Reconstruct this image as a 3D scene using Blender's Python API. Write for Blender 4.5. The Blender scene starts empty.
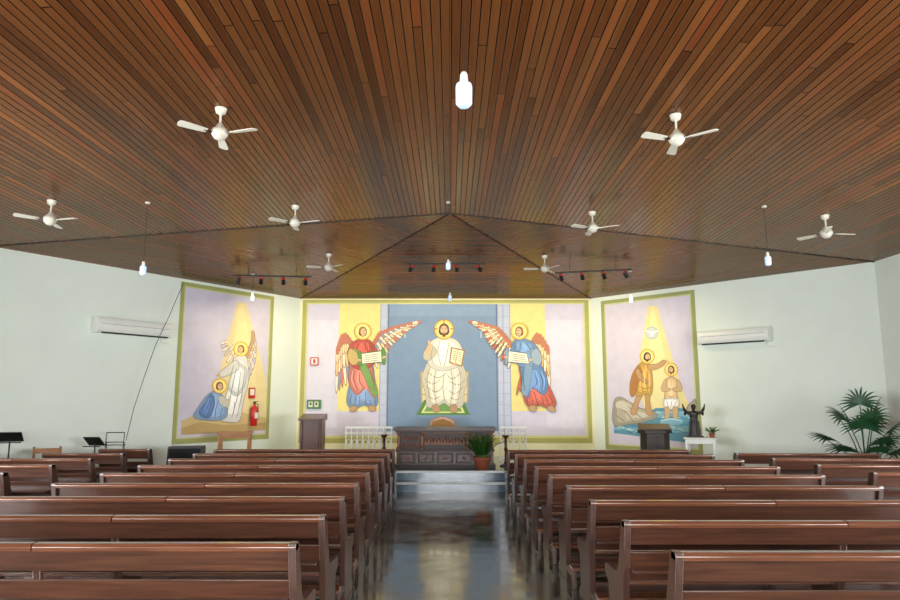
import bpy, bmesh, math, random
from mathutils import Vector, Matrix, geometry
random.seed(4)
sc=bpy.context.scene
try: sc.view_settings.view_transform='Standard'
except Exception: pass
R=math.radians
# ---------------------------------------------------------------- materials
def l1(c):
    c/=255.0
    return c/12.92 if c<=.04045 else ((c+.055)/1.055)**2.4
def lin(c): return (l1(c[0]),l1(c[1]),l1(c[2]),1.0)
def newmat(name):
    m=bpy.data.materials.new(name); m.use_nodes=True
    nt=m.node_tree; b=nt.nodes['Principled BSDF']
    return m,nt,b
def pmat(name,rgb,rough=.5,metal=0,var=.12,scale=6,bump=0,coat=0,emis=0,stretch=(1,1,1)):
    m,nt,b=newmat(name); N=nt.nodes; L=nt.links
    tc=N.new('ShaderNodeTexCoord'); mp=N.new('ShaderNodeMapping'); mp.inputs['Scale'].default_value=stretch
    no=N.new('ShaderNodeTexNoise'); no.inputs['Scale'].default_value=scale; no.inputs['Detail'].default_value=5
    L.new(tc.outputs['Object'],mp.inputs[0]); L.new(mp.outputs[0],no.inputs['Vector'])
    r=N.new('ShaderNodeValToRGB'); c=lin(rgb)
    r.color_ramp.elements[0].position=.3; r.color_ramp.elements[1].position=.7
    r.color_ramp.elements[0].color=(c[0]*(1-var),c[1]*(1-var),c[2]*(1-var),1)
    r.color_ramp.elements[1].color=(min(1,c[0]*(1+var)),min(1,c[1]*(1+var)),min(1,c[2]*(1+var)),1)
    L.new(no.outputs['Fac'],r.inputs[0]); L.new(r.outputs[0],b.inputs['Base Color'])
    b.inputs['Roughness'].default_value=rough; b.inputs['Metallic'].default_value=metal
    b.inputs['Coat Weight'].default_value=coat
    if bump:
        bp=N.new('ShaderNodeBump'); bp.inputs['Strength'].default_value=bump; bp.inputs['Distance'].default_value=.01
        L.new(no.outputs['Fac'],bp.inputs['Height']); L.new(bp.outputs[0],b.inputs['Normal'])
    if emis:
        b.inputs['Emission Color'].default_value=c; b.inputs['Emission Strength'].default_value=emis
    return m
def woodmat(name,c1,c2,rough=.33,axis=(1.2,22,22),rnd=.25,coat=.2):
    m,nt,b=newmat(name); N=nt.nodes; L=nt.links
    tc=N.new('ShaderNodeTexCoord'); mp=N.new('ShaderNodeMapping'); mp.inputs['Scale'].default_value=axis
    oi=N.new('ShaderNodeObjectInfo')
    ad=N.new('ShaderNodeVectorMath'); ad.operation='ADD'
    L.new(tc.outputs['Object'],ad.inputs[0]); L.new(oi.outputs['Random'],ad.inputs[1]); L.new(ad.outputs[0],mp.inputs[0])
    no=N.new('ShaderNodeTexNoise'); no.inputs['Scale'].default_value=2.0; no.inputs['Detail'].default_value=7; no.inputs['Distortion'].default_value=.4
    L.new(mp.outputs[0],no.inputs['Vector'])
    r=N.new('ShaderNodeValToRGB'); r.color_ramp.elements[0].position=.25; r.color_ramp.elements[1].position=.78
    r.color_ramp.elements[0].color=lin(c1); r.color_ramp.elements[1].color=lin(c2)
    L.new(no.outputs['Fac'],r.inputs[0])
    hs=N.new('ShaderNodeHueSaturation')
    mr=N.new('ShaderNodeMapRange'); mr.inputs['To Min'].default_value=1-rnd; mr.inputs['To Max'].default_value=1+rnd
    L.new(oi.outputs['Random'],mr.inputs[0]); L.new(mr.outputs[0],hs.inputs['Value']); L.new(r.outputs[0],hs.inputs['Color'])
    L.new(hs.outputs[0],b.inputs['Base Color'])
    b.inputs['Roughness'].default_value=rough; b.inputs['Coat Weight'].default_value=coat; b.inputs['Coat Roughness'].default_value=.16
    bp=N.new('ShaderNodeBump'); bp.inputs['Strength'].default_value=.12; bp.inputs['Distance'].default_value=.003
    L.new(no.outputs['Fac'],bp.inputs['Height']); L.new(bp.outputs[0],b.inputs['Normal'])
    return m
M={}
M['pew']=woodmat('pew_wood',(56,31,22),(96,58,40),.34,rnd=.16,coat=.5)
M['pew_cap']=woodmat('pew_cap_wood',(84,48,34),(126,79,56),.26,rnd=.12,coat=.8)
M['pew_end']=woodmat('pew_end_wood',(50,29,22),(84,52,38),.36,(22,22,1.2),rnd=.15,coat=.4)
M['wood_mid']=woodmat('table_wood',(132,82,42),(176,120,66),.4,(1.5,20,20))
M['wood_red']=woodmat('pulpit_wood',(60,30,21),(92,48,32),.35,(18,18,1.5))
M['wood_dark']=woodmat('ambo_wood',(28,18,14),(52,34,26),.45,(18,18,1.5))
M['wood_altar']=woodmat('altar_wood',(30,14,9),(58,29,17),.5,(3,14,14),coat=0)
M['gold_wood']=woodmat('altar_relief_wood',(84,44,24),(140,84,50),.45,(8,8,8),coat=0)
M['wall']=pmat('wall_paint',(228,235,224),.6,var=.02,scale=2.2)
M['cream']=pmat('cream_paint',(232,226,186),.6,var=.03,scale=2)
M['white']=pmat('white_plastic',(232,232,224),.35,var=.02)
M['fanwhite']=pmat('fan_enamel',(206,200,184),.35,var=.04)
M['whitemetal']=pmat('white_enamel',(232,232,224),.3,var=.03)
M['black']=pmat('black_plastic',(22,22,23),.45,var=.1,scale=30)
M['grille']=pmat('speaker_cloth',(14,14,15),.8,var=.4,scale=160)
M['metal']=pmat('steel',(140,140,140),.3,1,var=.08)
M['red']=pmat('red_enamel',(190,25,22),.3,var=.05)
M['green']=pmat('exit_sign_green',(70,120,60),.5)
M['terra']=pmat('terracotta',(140,74,46),.7,var=.15,scale=12,bump=.2)
M['soil']=pmat('soil',(50,36,26),.95,var=.4,scale=40,bump=.5)
M['leaf']=pmat('palm_leaf',(36,76,44),.42,var=.35,scale=5)
M['leaf2']=pmat('fern_leaf',(62,112,38),.5,var=.35,scale=9)
M['bronze']=pmat('dark_painted_plaster',(36,26,24),.4,var=.35,scale=14)
M['marble']=pmat('red_marble',(66,32,23),.4,var=.6,scale=16)
M['slab']=pmat('altar_slab',(58,32,22),.38,var=.3,scale=6)
M['tile']=pmat('step_tile',(112,132,148),.10,var=.2,scale=5)
M['tilew']=pmat('step_nosing_white',(232,238,240),.3,var=.05)
M['trim']=pmat('dark_trim',(34,22,14),.5)
M['cloth']=pmat('white_cloth',(222,220,210),.8,var=.04)
M['bulb']=pmat('bulb_glass',(205,226,255),.2,emis=.22,var=.0)
M['lens']=pmat('lamp_lens',(255,206,140),.2,emis=5,var=0)
M['cord']=pmat('cord_black',(30,26,24),.6)
M['cushion']=pmat('cushion',(150,110,60),.8)

def ceiling_mat():
    m,nt,b=newmat('ceiling_planks'); N=nt.nodes; L=nt.links
    def math_(op,a,bv=None):
        n=N.new('ShaderNodeMath'); n.operation=op
        if isinstance(a,(int,float)): n.inputs[0].default_value=a
        else: L.new(a,n.inputs[0])
        if bv is not None:
            if isinstance(bv,(int,float)): n.inputs[1].default_value=bv
            else: L.new(bv,n.inputs[1])
        return n.outputs[0]
    uv=N.new('ShaderNodeUVMap'); uv.uv_map='UVMap'
    sp=N.new('ShaderNodeSeparateXYZ'); L.new(uv.outputs[0],sp.inputs[0])
    u=math_('DIVIDE',sp.outputs[0],.082); idx=math_('FLOOR',u); fr=math_('FRACT',u)
    wn=N.new('ShaderNodeTexWhiteNoise'); wn.noise_dimensions='1D'; L.new(idx,wn.inputs['W'])
    off=math_('MULTIPLY',wn.outputs['Value'],9.0)
    v=math_('DIVIDE',math_('ADD',sp.outputs[1],off),4.2); seg=math_('FLOOR',v); vf=math_('FRACT',v)
    cb=N.new('ShaderNodeCombineXYZ'); L.new(idx,cb.inputs[0]); L.new(seg,cb.inputs[1])
    w2=N.new('ShaderNodeTexWhiteNoise'); w2.noise_dimensions='2D'; L.new(cb.outputs[0],w2.inputs['Vector'])
    r=N.new('ShaderNodeValToRGB'); e=r.color_ramp.elements
    e[0].position=0; e[0].color=lin((78,42,20)); e[1].position=1; e[1].color=lin((134,80,38))
    for p,c in ((.2,(94,52,24)),(.5,(103,59,28)),(.78,(111,66,32)),(.93,(122,62,30))):
        q=e.new(p); q.color=lin(c)
    L.new(w2.outputs['Value'],r.inputs[0])
    gv=N.new('ShaderNodeCombineXYZ'); L.new(math_('MULTIPLY',sp.outputs[0],45),gv.inputs[0]); L.new(math_('MULTIPLY',sp.outputs[1],1.6),gv.inputs[1]); L.new(idx,gv.inputs[2])
    no=N.new('ShaderNodeTexNoise'); no.inputs['Scale'].default_value=1; no.inputs['Detail'].default_value=5; L.new(gv.outputs[0],no.inputs['Vector'])
    g=N.new('ShaderNodeMapRange'); g.inputs['From Min'].default_value=.25; g.inputs['From Max'].default_value=.75; g.inputs['To Min'].default_value=.8; g.inputs['To Max'].default_value=1.16; L.new(no.outputs['Fac'],g.inputs[0])
    d=math_('ABSOLUTE',math_('SUBTRACT',fr,.5))
    gm=N.new('ShaderNodeMapRange'); gm.inputs['From Min'].default_value=.40; gm.inputs['From Max'].default_value=.46; gm.inputs['To Min'].default_value=1; gm.inputs['To Max'].default_value=.06; L.new(d,gm.inputs[0])
    d2=math_('GREATER_THAN',vf,.004); d3=math_('MAXIMUM',d2,.3)
    k=math_('MULTIPLY',math_('MULTIPLY',g.outputs[0],gm.outputs[0]),d3)
    mx=N.new('ShaderNodeVectorMath'); mx.operation='SCALE'; L.new(r.outputs[0],mx.inputs[0]); L.new(k,mx.inputs['Scale'])
    L.new(mx.outputs[0],b.inputs['Base Color'])
    rr=math_('ADD',math_('MULTIPLY',w2.outputs['Value'],.10),.20); L.new(rr,b.inputs['Roughness'])
    # thin varnish: low index, absent in the grooves; amber tint imitates warm light
    b.inputs['IOR'].default_value=1.38
    b.inputs['Specular Tint'].default_value=(1,.80,.50,1)
    L.new(math_('MULTIPLY',gm.outputs[0],.6),b.inputs['Specular IOR Level'])
    # part metallic: reflections take the wood colour, imitating a golden glow
    b.inputs['Metallic'].default_value=.22
    bp=N.new('ShaderNodeBump'); bp.inputs['Strength'].default_value=.5; bp.inputs['Distance'].default_value=.006
    L.new(gm.outputs[0],bp.inputs['Height']); L.new(bp.outputs[0],b.inputs['Normal'])
    return m
def floor_mat():
    m,nt,b=newmat('polished_concrete'); N=nt.nodes; L=nt.links
    tc=N.new('ShaderNodeTexCoord')
    no=N.new('ShaderNodeTexNoise'); no.inputs['Scale'].default_value=2.2; no.inputs['Detail'].default_value=7; no.inputs['Roughness'].default_value=.6
    L.new(tc.outputs['Object'],no.inputs['Vector'])
    r=N.new('ShaderNodeValToRGB'); e=r.color_ramp.elements
    e[0].position=.3; e[0].color=lin((46,45,35)); e[1].position=.72; e[1].color=lin((98,93,72))
    q=e.new(.5); q.color=lin((66,64,51))
    L.new(no.outputs['Fac'],r.inputs[0]); L.new(r.outputs[0],b.inputs['Base Color'])
    n2=N.new('ShaderNodeTexNoise'); n2.inputs['Scale'].default_value=3.0; n2.inputs['Detail'].default_value=5; L.new(tc.outputs['Object'],n2.inputs['Vector'])
    mr=N.new('ShaderNodeMapRange'); mr.inputs['From Min'].default_value=.35; mr.inputs['From Max'].default_value=.65; mr.inputs['To Min'].default_value=.07; mr.inputs['To Max'].default_value=.19
    L.new(n2.outputs['Fac'],mr.inputs[0]); L.new(mr.outputs[0],b.inputs['Roughness'])
    bp=N.new('ShaderNodeBump'); bp.inputs['Strength'].default_value=.03; bp.inputs['Distance'].default_value=.01
    L.new(n2.outputs['Fac'],bp.inputs['Height']); L.new(bp.outputs[0],b.inputs['Normal'])
    b.inputs['Specular IOR Level'].default_value=.85
    return m
M['ceil']=ceiling_mat(); M['floor']=floor_mat()
def paint_mat():
    m,nt,b=newmat('mural_paint'); N=nt.nodes; L=nt.links
    at=N.new('ShaderNodeVertexColor'); at.layer_name='Col'
    tc=N.new('ShaderNodeTexCoord'); no=N.new('ShaderNodeTexNoise'); no.inputs['Scale'].default_value=5; no.inputs['Detail'].default_value=6
    L.new(tc.outputs['Object'],no.inputs['Vector'])
    mr=N.new('ShaderNodeMapRange'); mr.inputs['From Min'].default_value=.3; mr.inputs['From Max'].default_value=.7; mr.inputs['To Min'].default_value=.95; mr.inputs['To Max'].default_value=1.04
    L.new(no.outputs['Fac'],mr.inputs[0])
    s=N.new('ShaderNodeVectorMath'); s.operation='SCALE'; L.new(at.outputs['Color'],s.inputs[0]); L.new(mr.outputs[0],s.inputs['Scale'])
    L.new(s.outputs[0],b.inputs['Base Color']); b.inputs['Roughness'].default_value=.6
    return m
M['paint']=paint_mat()

# ---------------------------------------------------------------- mesh builder
class MB:
    def __init__(s): s.v=[];s.f=[];s.mi=[];s.mats=[]
    def add(s,vs,fs,mat,X=None):
        mat=M[mat]
        if mat not in s.mats: s.mats.append(mat)
        i=s.mats.index(mat); o=len(s.v)
        for p in vs:
            p=Vector(p); s.v.append(X@p if X else p)
        for f in fs: s.f.append([a+o for a in f]); s.mi.append(i)
    def box(s,c,d,mat,X=None,rot=None):
        x,y,z=[a/2 for a in d]; vs=[Vector((i*x,j*y,k*z)) for i in(-1,1) for j in(-1,1) for k in(-1,1)]
        if rot is not None: vs=[rot@p for p in vs]
        vs=[p+Vector(c) for p in vs]
        s.add(vs,[(0,1,3,2),(4,6,7,5),(0,4,5,1),(2,3,7,6),(0,2,6,4),(1,5,7,3)],mat,X)
    def tube(s,pts,r,mat,n=8,X=None,caps=True,flat=1.0):
        pts=[Vector(p) for p in pts]; rs=r if isinstance(r,(list,tuple)) else [r]*len(pts)
        vs=[];fs=[]; prev=None
        for i,p in enumerate(pts):
            t=(pts[min(i+1,len(pts)-1)]-pts[max(i-1,0)]).normalized()
            if prev is None: prev=t.orthogonal().normalized()
            prev=(prev-t*prev.dot(t)).normalized(); q=t.cross(prev)
            for k in range(n):
                a=2*math.pi*k/n; vs.append(p+(prev*math.cos(a)+q*math.sin(a)*flat)*rs[i])
        for i in range(len(pts)-1):
            for k in range(n): fs.append((i*n+k,i*n+(k+1)%n,(i+1)*n+(k+1)%n,(i+1)*n+k))
        if caps: fs.append(tuple(range(n))[::-1]); fs.append(tuple((len(pts)-1)*n+k for k in range(n)))
        s.add(vs,fs,mat,X)
    def cyl(s,a,b,r,mat,n=16,r2=None,X=None): s.tube([a,b],[r,r if r2 is None else r2],mat,n,X)
    def lathe(s,prof,mat,n=24,c=(0,0,0),X=None,sx=1,sy=1):
        vs=[];fs=[]
        for r,z in prof:
            for k in range(n):
                a=2*math.pi*k/n; vs.append((c[0]+max(r,.0002)*math.cos(a)*sx,c[1]+max(r,.0002)*math.sin(a)*sy,c[2]+z))
        for i in range(len(prof)-1):
            for k in range(n): fs.append((i*n+k,i*n+(k+1)%n,(i+1)*n+(k+1)%n,(i+1)*n+k))
        fs.append(tuple(range(n))[::-1]); fs.append(tuple((len(prof)-1)*n+k for k in range(n)))
        s.add(vs,fs,mat,X)
    def ball(s,c,r,mat,n=12,sc=(1,1,1),X=None):
        prof=[(r*math.sin(math.pi*i/n),-r*math.cos(math.pi*i/n)*sc[2]) for i in range(n+1)]
        s.lathe(prof,mat,n*2,c,X,sc[0],sc[1])
    def prism(s,poly,a,b,mat,axis='x',X=None):
        n=len(poly)
        def P(p,t):
            return (t,p[0],p[1]) if axis=='x' else ((p[0],t,p[1]) if axis=='y' else (p[0],p[1],t))
        vs=[P(p,a) for p in poly]+[P(p,b) for p in poly]
        fs=[tuple(range(n)),tuple(range(n,2*n))[::-1]]+[(i,i+n,(i+1)%n+n,(i+1)%n) for i in range(n)]
        s.add(vs,fs,mat,X)
    def mesh(s,name):
        me=bpy.data.meshes.new(name); me.from_pydata([tuple(p) for p in s.v],[],s.f)
        for m in s.mats: me.materials.append(m)
        for p,i in zip(me.polygons,s.mi): p.material_index=i; p.use_smooth=True
        bm=bmesh.new(); bm.from_mesh(me); bmesh.ops.recalc_face_normals(bm,faces=bm.faces); bm.to_mesh(me); bm.free()
        try: me.set_sharp_from_angle(angle=R(38))
        except Exception: pass
        return me
    def obj(s,name,loc=(0,0,0),rz=0,bevel=0):
        return place(s.mesh(name),name,loc,rz,bevel)
def place(me,name,loc=(0,0,0),rz=0,bevel=0):
    o=bpy.data.objects.new(name,me); sc.collection.objects.link(o); o.location=loc; o.rotation_euler=(0,0,rz)
    if bevel:
        b=o.modifiers.new('bevel','BEVEL'); b.width=bevel; b.segments=2; b.limit_method='ANGLE'; b.angle_limit=R(40)
    return o

# ---------------------------------------------------------------- room plan (metres)
H=4.2; XL=-7.55; YL=10.75
A=Vector((0,11.5,4.97)); CL=Vector((XL,YL,H)); CR=Vector((7.75,12.0,H)); FL=Vector((-3.72,16.5,H)); FR=Vector((3.50,16.5,H))
YB=-3.0
RB=Vector((0,YB,4.97)); BL=Vector((XL,YB,H)); BR=Vector((7.75,YB,H))
planes=[(RB,A,CL,BL),(A,RB,BR,CR),(A,CL,FL),(A,FL,FR),(A,FR,CR)]
def zc(x,y):
    z=99
    for p in planes:
        n=(p[1]-p[0]).cross(p[2]-p[0]); z=min(z,p[0].z-(n.x*(x-p[0].x)+n.y*(y-p[0].y))/n.z)
    return z
me=bpy.data.meshes.new('ceiling'); vs=[];fs=[];uvs=[]
for k,p in enumerate(planes):
    o=len(vs); vs+= [tuple(q) for q in p]; fs.append(tuple(range(o,o+len(p))))
    if k<2: d=Vector((0,1,0))
    elif k==2: d=(FL-CL).normalized()
    elif k==3: d=Vector((1,0,0))
    else: d=(CR-FR).normalized()
    n=Vector((-d.y,d.x,0))
    uvs+=[(q.dot(n)+k*.013,q.dot(d)) for q in p]
me.from_pydata(vs,[],fs); ul=me.uv_layers.new(name='UVMap')
for i,l in enumerate(me.loops): ul.data[i].uv=uvs[l.vertex_index]
me.materials.append(M['ceil']); place(me,'ceiling')
tb=MB()
for c in (CL,FL,FR,CR): tb.cyl(A-Vector((0,0,.004)),c-Vector((0,0,.004)),.011,'trim',6)
tb.obj('trim_1')
b=MB(); b.prism([(XL,YB),(7.75,YB),(7.75,12.0),(3.5,16.5),(-3.72,16.5),(XL,YL)],-.1,0,'floor','z'); b.obj('floor')
def wallseg(b,p,q,z0,z1,mat='wall',th=.16):
    p=Vector((p[0],p[1],0));q=Vector((q[0],q[1],0)); d=(q-p).normalized(); n=Vector((-d.y,d.x,0))
    b.add([p+Vector((0,0,z0)),q+Vector((0,0,z0)),q+n*th+Vector((0,0,z0)),p+n*th+Vector((0,0,z0)),
           p+Vector((0,0,z1)),q+Vector((0,0,z1)),q+n*th+Vector((0,0,z1)),p+n*th+Vector((0,0,z1))],
          [(0,3,2,1),(4,5,6,7),(0,1,5,4),(1,2,6,5),(2,3,7,6),(3,0,4,7)],mat)
b=MB(); wallseg(b,CL.xy,FL.xy,0,4.4); b.obj('wall_left_angled')
b=MB(); wallseg(b,FL.xy,FR.xy,0,4.4,'cream'); b.obj('wall_front')
b=MB(); wallseg(b,FR.xy,CR.xy,0,4.4); b.obj('wall_right_angled')
wins=[-1.2,1.3,3.8,6.3]; ww=1.9; z0w,z1w=.95,2.75
def sidewall(name,x,yend,sgn):
    b=MB()
    def seg(ya,yb,za,zb):
        if sgn<0: wallseg(b,(x,ya),(x,yb),za,zb)
        else: wallseg(b,(x,yb),(x,ya),za,zb)
    seg(YB,yend,0,z0w); seg(YB,yend,z1w,4.4)
    ys=[YB]
    for w in wins: ys+=[w-ww/2,w+ww/2]
    ys.append(yend)
    for i in range(0,len(ys),2): seg(ys[i],ys[i+1],z0w,z1w)
    b.obj(name)
    for i,w in enumerate(wins):
        f=MB(); t=.05; xx=x+sgn*.08
        f.box((xx,w,z0w+t/2),(.08,ww,t),'whitemetal'); f.box((xx,w,z1w-t/2),(.08,ww,t),'whitemetal')
        for yy in (w-ww/2+t/2,w-ww/6,w+ww/6,w+ww/2-t/2): f.box((xx,yy,(z0w+z1w)/2),(.07,t,z1w-z0w-.1),'whitemetal')
        f.box((xx,w,2.15),(.06,ww-.1,.04),'whitemetal')
        f.obj('window_%d'%(i+1+(4 if sgn>0 else 0)))
        la=bpy.data.lights.new('window_daylight','AREA'); la.shape='RECTANGLE'; la.size=1.7; la.size_y=1.6
        la.energy=278; la.color=(.925,.965,1.0)
        o=bpy.data.objects.new('window_daylight',la); sc.collection.objects.link(o)
        o.location=(x-sgn*.03,w,(z0w+z1w)/2); o.rotation_euler=(0,R(90)*sgn,0)
sidewall('wall_left',XL,YL,-1); sidewall('wall_right',7.75,12.0,1)
b=MB(); wallseg(b,(-1.6,YB),(XL,YB),0,4.4); wallseg(b,(7.75,YB),(1.6,YB),0,4.4); wallseg(b,(1.6,YB),(-1.6,YB),2.6,5.1)
wallseg(b,(7.75,YB),(XL,YB),4.35,5.1); b.obj('wall_back')
d=MB()
for sx in(-1,1):
    d.box((sx*1.565,-.08,1.3),(.06,.12,2.58),'wood_red')
    d.box((sx*1.51,.66,1.28),(.045,1.3,2.5),'wood_red')
    for zz in (.7,1.85): d.box((sx*1.48,.66,zz),(.02,1.0,.85),'wood_red')
d.box((0,-.08,2.56),(3.1,.12,.06),'wood_red'); d.obj('door_1',(0,YB,0.005))
la=bpy.data.lights.new('door_daylight','AREA'); la.shape='RECTANGLE'; la.size=2.9; la.size_y=2.4; la.energy=500; la.color=(.95,.98,1)
o=bpy.data.objects.new('door_daylight',la); sc.collection.objects.link(o); o.location=(0,YB+.05,1.3); o.rotation_euler=(R(90),0,0)

# sanctuary platform + steps
b=MB()
b.prism([(-5.1,13.2),(5.6,13.2),(5.6,14.22),(3.46,16.46),(-3.68,16.46),(-5.1,14.32)],0,.36,'tile','z')
b.box((-.1,13.05,.09),(10.2,.30,.18),'tile')
for x0,x1,y,z in ((-5.1,5.6,13.195,.34),(-5.2,5.0,12.895,.16)):
    b.box(((x0+x1)/2,y,z),(x1-x0,.02,.042),'tilew')
b.obj('altar_platform')

# ---------------------------------------------------------------- murals (flat paintings on the walls)
FPX=670.0; PT=R(8.5)
def sight(px,py):
    dx=px-450.0; up=300.0-py
    return dx, FPX*math.cos(PT)-up*math.sin(PT), FPX*math.sin(PT)+up*math.cos(PT)
def shade(c,k,a=0): return tuple(max(0,min(255,int(v*k+a))) for v in c)
def cat(pts,closed=True,steps=4):
    out=[];n=len(pts)
    for i in range(n if closed else n-1):
        if closed: p0,p1,p2,p3=[Vector(pts[(i+j)%n]) for j in(-1,0,1,2)]
        else: p0,p1,p2,p3=[Vector(pts[min(max(i+j,0),n-1)]) for j in(-1,0,1,2)]
        for k in range(steps):
            u=k/steps; out.append(.5*((2*p1)+(p2-p0)*u+(2*p0-5*p1+4*p2-p3)*u*u+(3*p1-p0-3*p2+p3)*u**3))
    if not closed: out.append(Vector(pts[-1]))
    return out
class Mural:
    def __init__(s,p0,p1):
        s.p=Vector(p0); s.d=(Vector(p1)-s.p).normalized(); s.n=Vector((s.d.y,-s.d.x))
        if (Vector((0,8))-s.p).dot(s.n)<0: s.n=-s.n
        s.v=[];s.f=[];s.c=[];s.k=0
    def tz(s,px,py):
        a,bb,c=sight(px,py)
        den=a*s.d.y-bb*s.d.x
        t=(bb*s.p.x-a*s.p.y)/den; q=(s.p.x+t*s.d.x)/a if abs(a)>1 else (s.p.y+t*s.d.y)/bb
        return t,1.7+c*q
    def P(s,t,z,off): 
        q=s.p+s.d*t+s.n*off; return Vector((q.x,q.y,z))
    def poly_tz(s,col,pts):
        off=.006+s.k*.00006; s.k+=1
        tr=geometry.tessellate_polygon([[Vector((t,z,0)) for t,z in pts]])
        o=len(s.v); s.v+=[s.P(t,z,off) for t,z in pts]
        for f in tr: s.f.append([i+o for i in f]); s.c.append(col)
    def rect_tz(s,col,t0,t1,z0,z1): s.poly_tz(col,[(t0,z0),(t1,z0),(t1,z1),(t0,z1)])
    def poly(s,col,pts,sm=True):
        if sm: pts=cat(pts)
        s.poly_tz(col,[s.tz(p[0],p[1]) for p in pts])
    def fig(s,col,pts,edge=None,hl=True,w=.35):
        e=edge or shade(col,.5)
        pp=cat(pts); c=sum(pp,Vector((0,0)))/len(pp)
        n=len(pp); big=[]
        area=sum(pp[i].x*pp[(i+1)%n].y-pp[(i+1)%n].x*pp[i].y for i in range(n)); sg=1 if area>0 else -1
        for i in range(n):
            t=(pp[(i+1)%n]-pp[i-1]); 
            if t.length<1e-6: big.append(pp[i]); continue
            t.normalize(); big.append(pp[i]+Vector((t.y,-t.x))*sg*w)
        s.poly(e,big,False); s.poly(shade(col,.88),pp,False)
        if hl:
            s.poly(col,[c+(p-c)*.78+Vector((-.25,-.3)) for p in pp],False)
            s.poly(shade(col,1.05,8),[c+Vector(((p.x-c.x)*.34,(p.y-c.y)*.6))+Vector((-.6,-.8)) for p in pp],False)
    def ell(s,col,x,y,rx,ry=None,rot=0,n=20):
        ry=ry or rx; c,q=math.cos(rot),math.sin(rot)
        s.poly(col,[(x+rx*math.cos(2*math.pi*i/n)*c-ry*math.sin(2*math.pi*i/n)*q,y+rx*math.cos(2*math.pi*i/n)*q+ry*math.sin(2*math.pi*i/n)*c) for i in range(n)],False)
    def stroke(s,col,pts,w=.8):
        pp=cat(pts,False) if len(pts)>2 else [Vector(p) for p in pts]
        Lf=[];Rt=[];n=len(pp)
        for i,p in enumerate(pp):
            t=(pp[min(i+1,n-1)]-pp[max(i-1,0)]).normalized(); nn=Vector((-t.y,t.x)); ww=w*.5*(.35+.65*math.sin(math.pi*(i+.6)/(n+.2)))
            Lf.append(p+nn*ww);Rt.append(p-nn*ww)
        s.poly(col,Lf+Rt[::-1],False)
    def feather(s,col,x,y,a,L,w,edge=None):
        def sh(L,w):
            def pt(u,v): return (x+math.cos(a)*u-math.sin(a)*v,y+math.sin(a)*u+math.cos(a)*v)
            return [pt(0,0),pt(L*.3,w*.45),pt(L*.8,w*.5),pt(L,0),pt(L*.8,-w*.5),pt(L*.3,-w*.45)]
        if edge: s.poly(edge,sh(L,w)); w*=.76; L*=.96
        s.poly(col,sh(L,w))
        s.stroke(shade(col,.8),[(x+math.cos(a)*L*.2,y+math.sin(a)*L*.2),(x+math.cos(a)*L*.9,y+math.sin(a)*L*.9)],.35)
    def wing(s,arm,a0,a1,L0,L1,n,cols,w=3.2,edge=(150,110,72)):
        for lay,(fl,col) in enumerate(cols):
            for i in range(n):
                u=i/(n-1); j=u*(len(arm)-1); k=min(int(j),len(arm)-2); g=j-k
                x=arm[k][0]*(1-g)+arm[k+1][0]*g; y=arm[k][1]*(1-g)+arm[k+1][1]*g
                s.feather(col[i%len(col)],x,y,R(a0+(a1-a0)*u),(L0+(L1-L0)*u)*fl,w,edge)
    def head(s,x,y,r,hair=(120,70,36),beard=False,face=(232,190,144),look=0,hr=1.95):
        s.ell((186,110,56),x,y,r*hr); s.ell((244,208,96),x,y,r*(hr-.12)); s.ell((251,232,150),x,y,r*(hr-.5))
        s.ell(shade(hair,.7),x,y-.1*r,r*.98,r*1.08); s.poly(shade(hair,.7),[(x-r*.92,y),(x-r*.82,y+r*.95),(x-r*.2,y+r*1.1),(x+r*.2,y+r*1.1),(x+r*.82,y+r*.95),(x+r*.92,y)])
        s.ell(hair,x,y-.12*r,r*.86,r*.96)
        s.poly(shade(face,.86),[(x-r*.28,y+.7*r),(x+r*.28,y+.7*r),(x+r*.34,y+1.45*r),(x-r*.34,y+1.45*r)],False)
        s.ell(shade(face,.88),x+look*r*.15,y+.16*r,r*.70,r*.90); s.ell(face,x+look*r*.1,y+.12*r,r*.60,r*.80)
        if beard: s.poly(hair,[(x-r*.58,y+r*.48),(x-r*.28,y+r*.72),(x+r*.28,y+r*.72),(x+r*.58,y+r*.48),(x+r*.34,y+r*1.2),(x,y+r*1.38),(x-r*.34,y+r*1.2)])
        for q in(-1,1):
            s.ell((250,244,230),x+look*r*.25+q*r*.27,y+.0*r,r*.16,r*.09)
            s.ell((60,36,24),x+look*r*.25+q*r*.27,y+.0*r,r*.08,r*.09)
            s.stroke((110,64,36),[(x+look*r*.25+q*r*.1,y-.18*r),(x+look*r*.25+q*r*.3,y-.26*r),(x+look*r*.25+q*r*.48,y-.14*r)],r*.11)
        s.stroke((180,120,80),[(x+look*r*.3,y),(x+look*r*.36,y+.3*r),(x+look*r*.22,y+.36*r)],r*.13)
        s.stroke((176,80,66),[(x+look*r*.25-.2*r,y+.56*r),(x+look*r*.25,y+.60*r),(x+look*r*.25+.2*r,y+.56*r)],r*.15)
    def folds(s,col,lines,w=.9):
        for l in lines: s.stroke(col,l,w)
    def hand(s,x,y,a,r=2.0,col=(228,184,138)):
        s.ell(shade(col,.7),x,y,r*.75,r*.6,a); s.ell(col,x,y,r*.65,r*.5,a)
        for q in range(4):
            g=a+R(-24+16*q); s.stroke(col,[(x+math.cos(g)*r*.4,y+math.sin(g)*r*.4),(x+math.cos(g)*r*(1.35+.1*(q%2)),y+math.sin(g)*r*(1.35+.1*(q%2)))],r*.32)
        g=a+R(70); s.stroke(col,[(x,y),(x+math.cos(g)*r,y+math.sin(g)*r)],r*.34)
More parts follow.
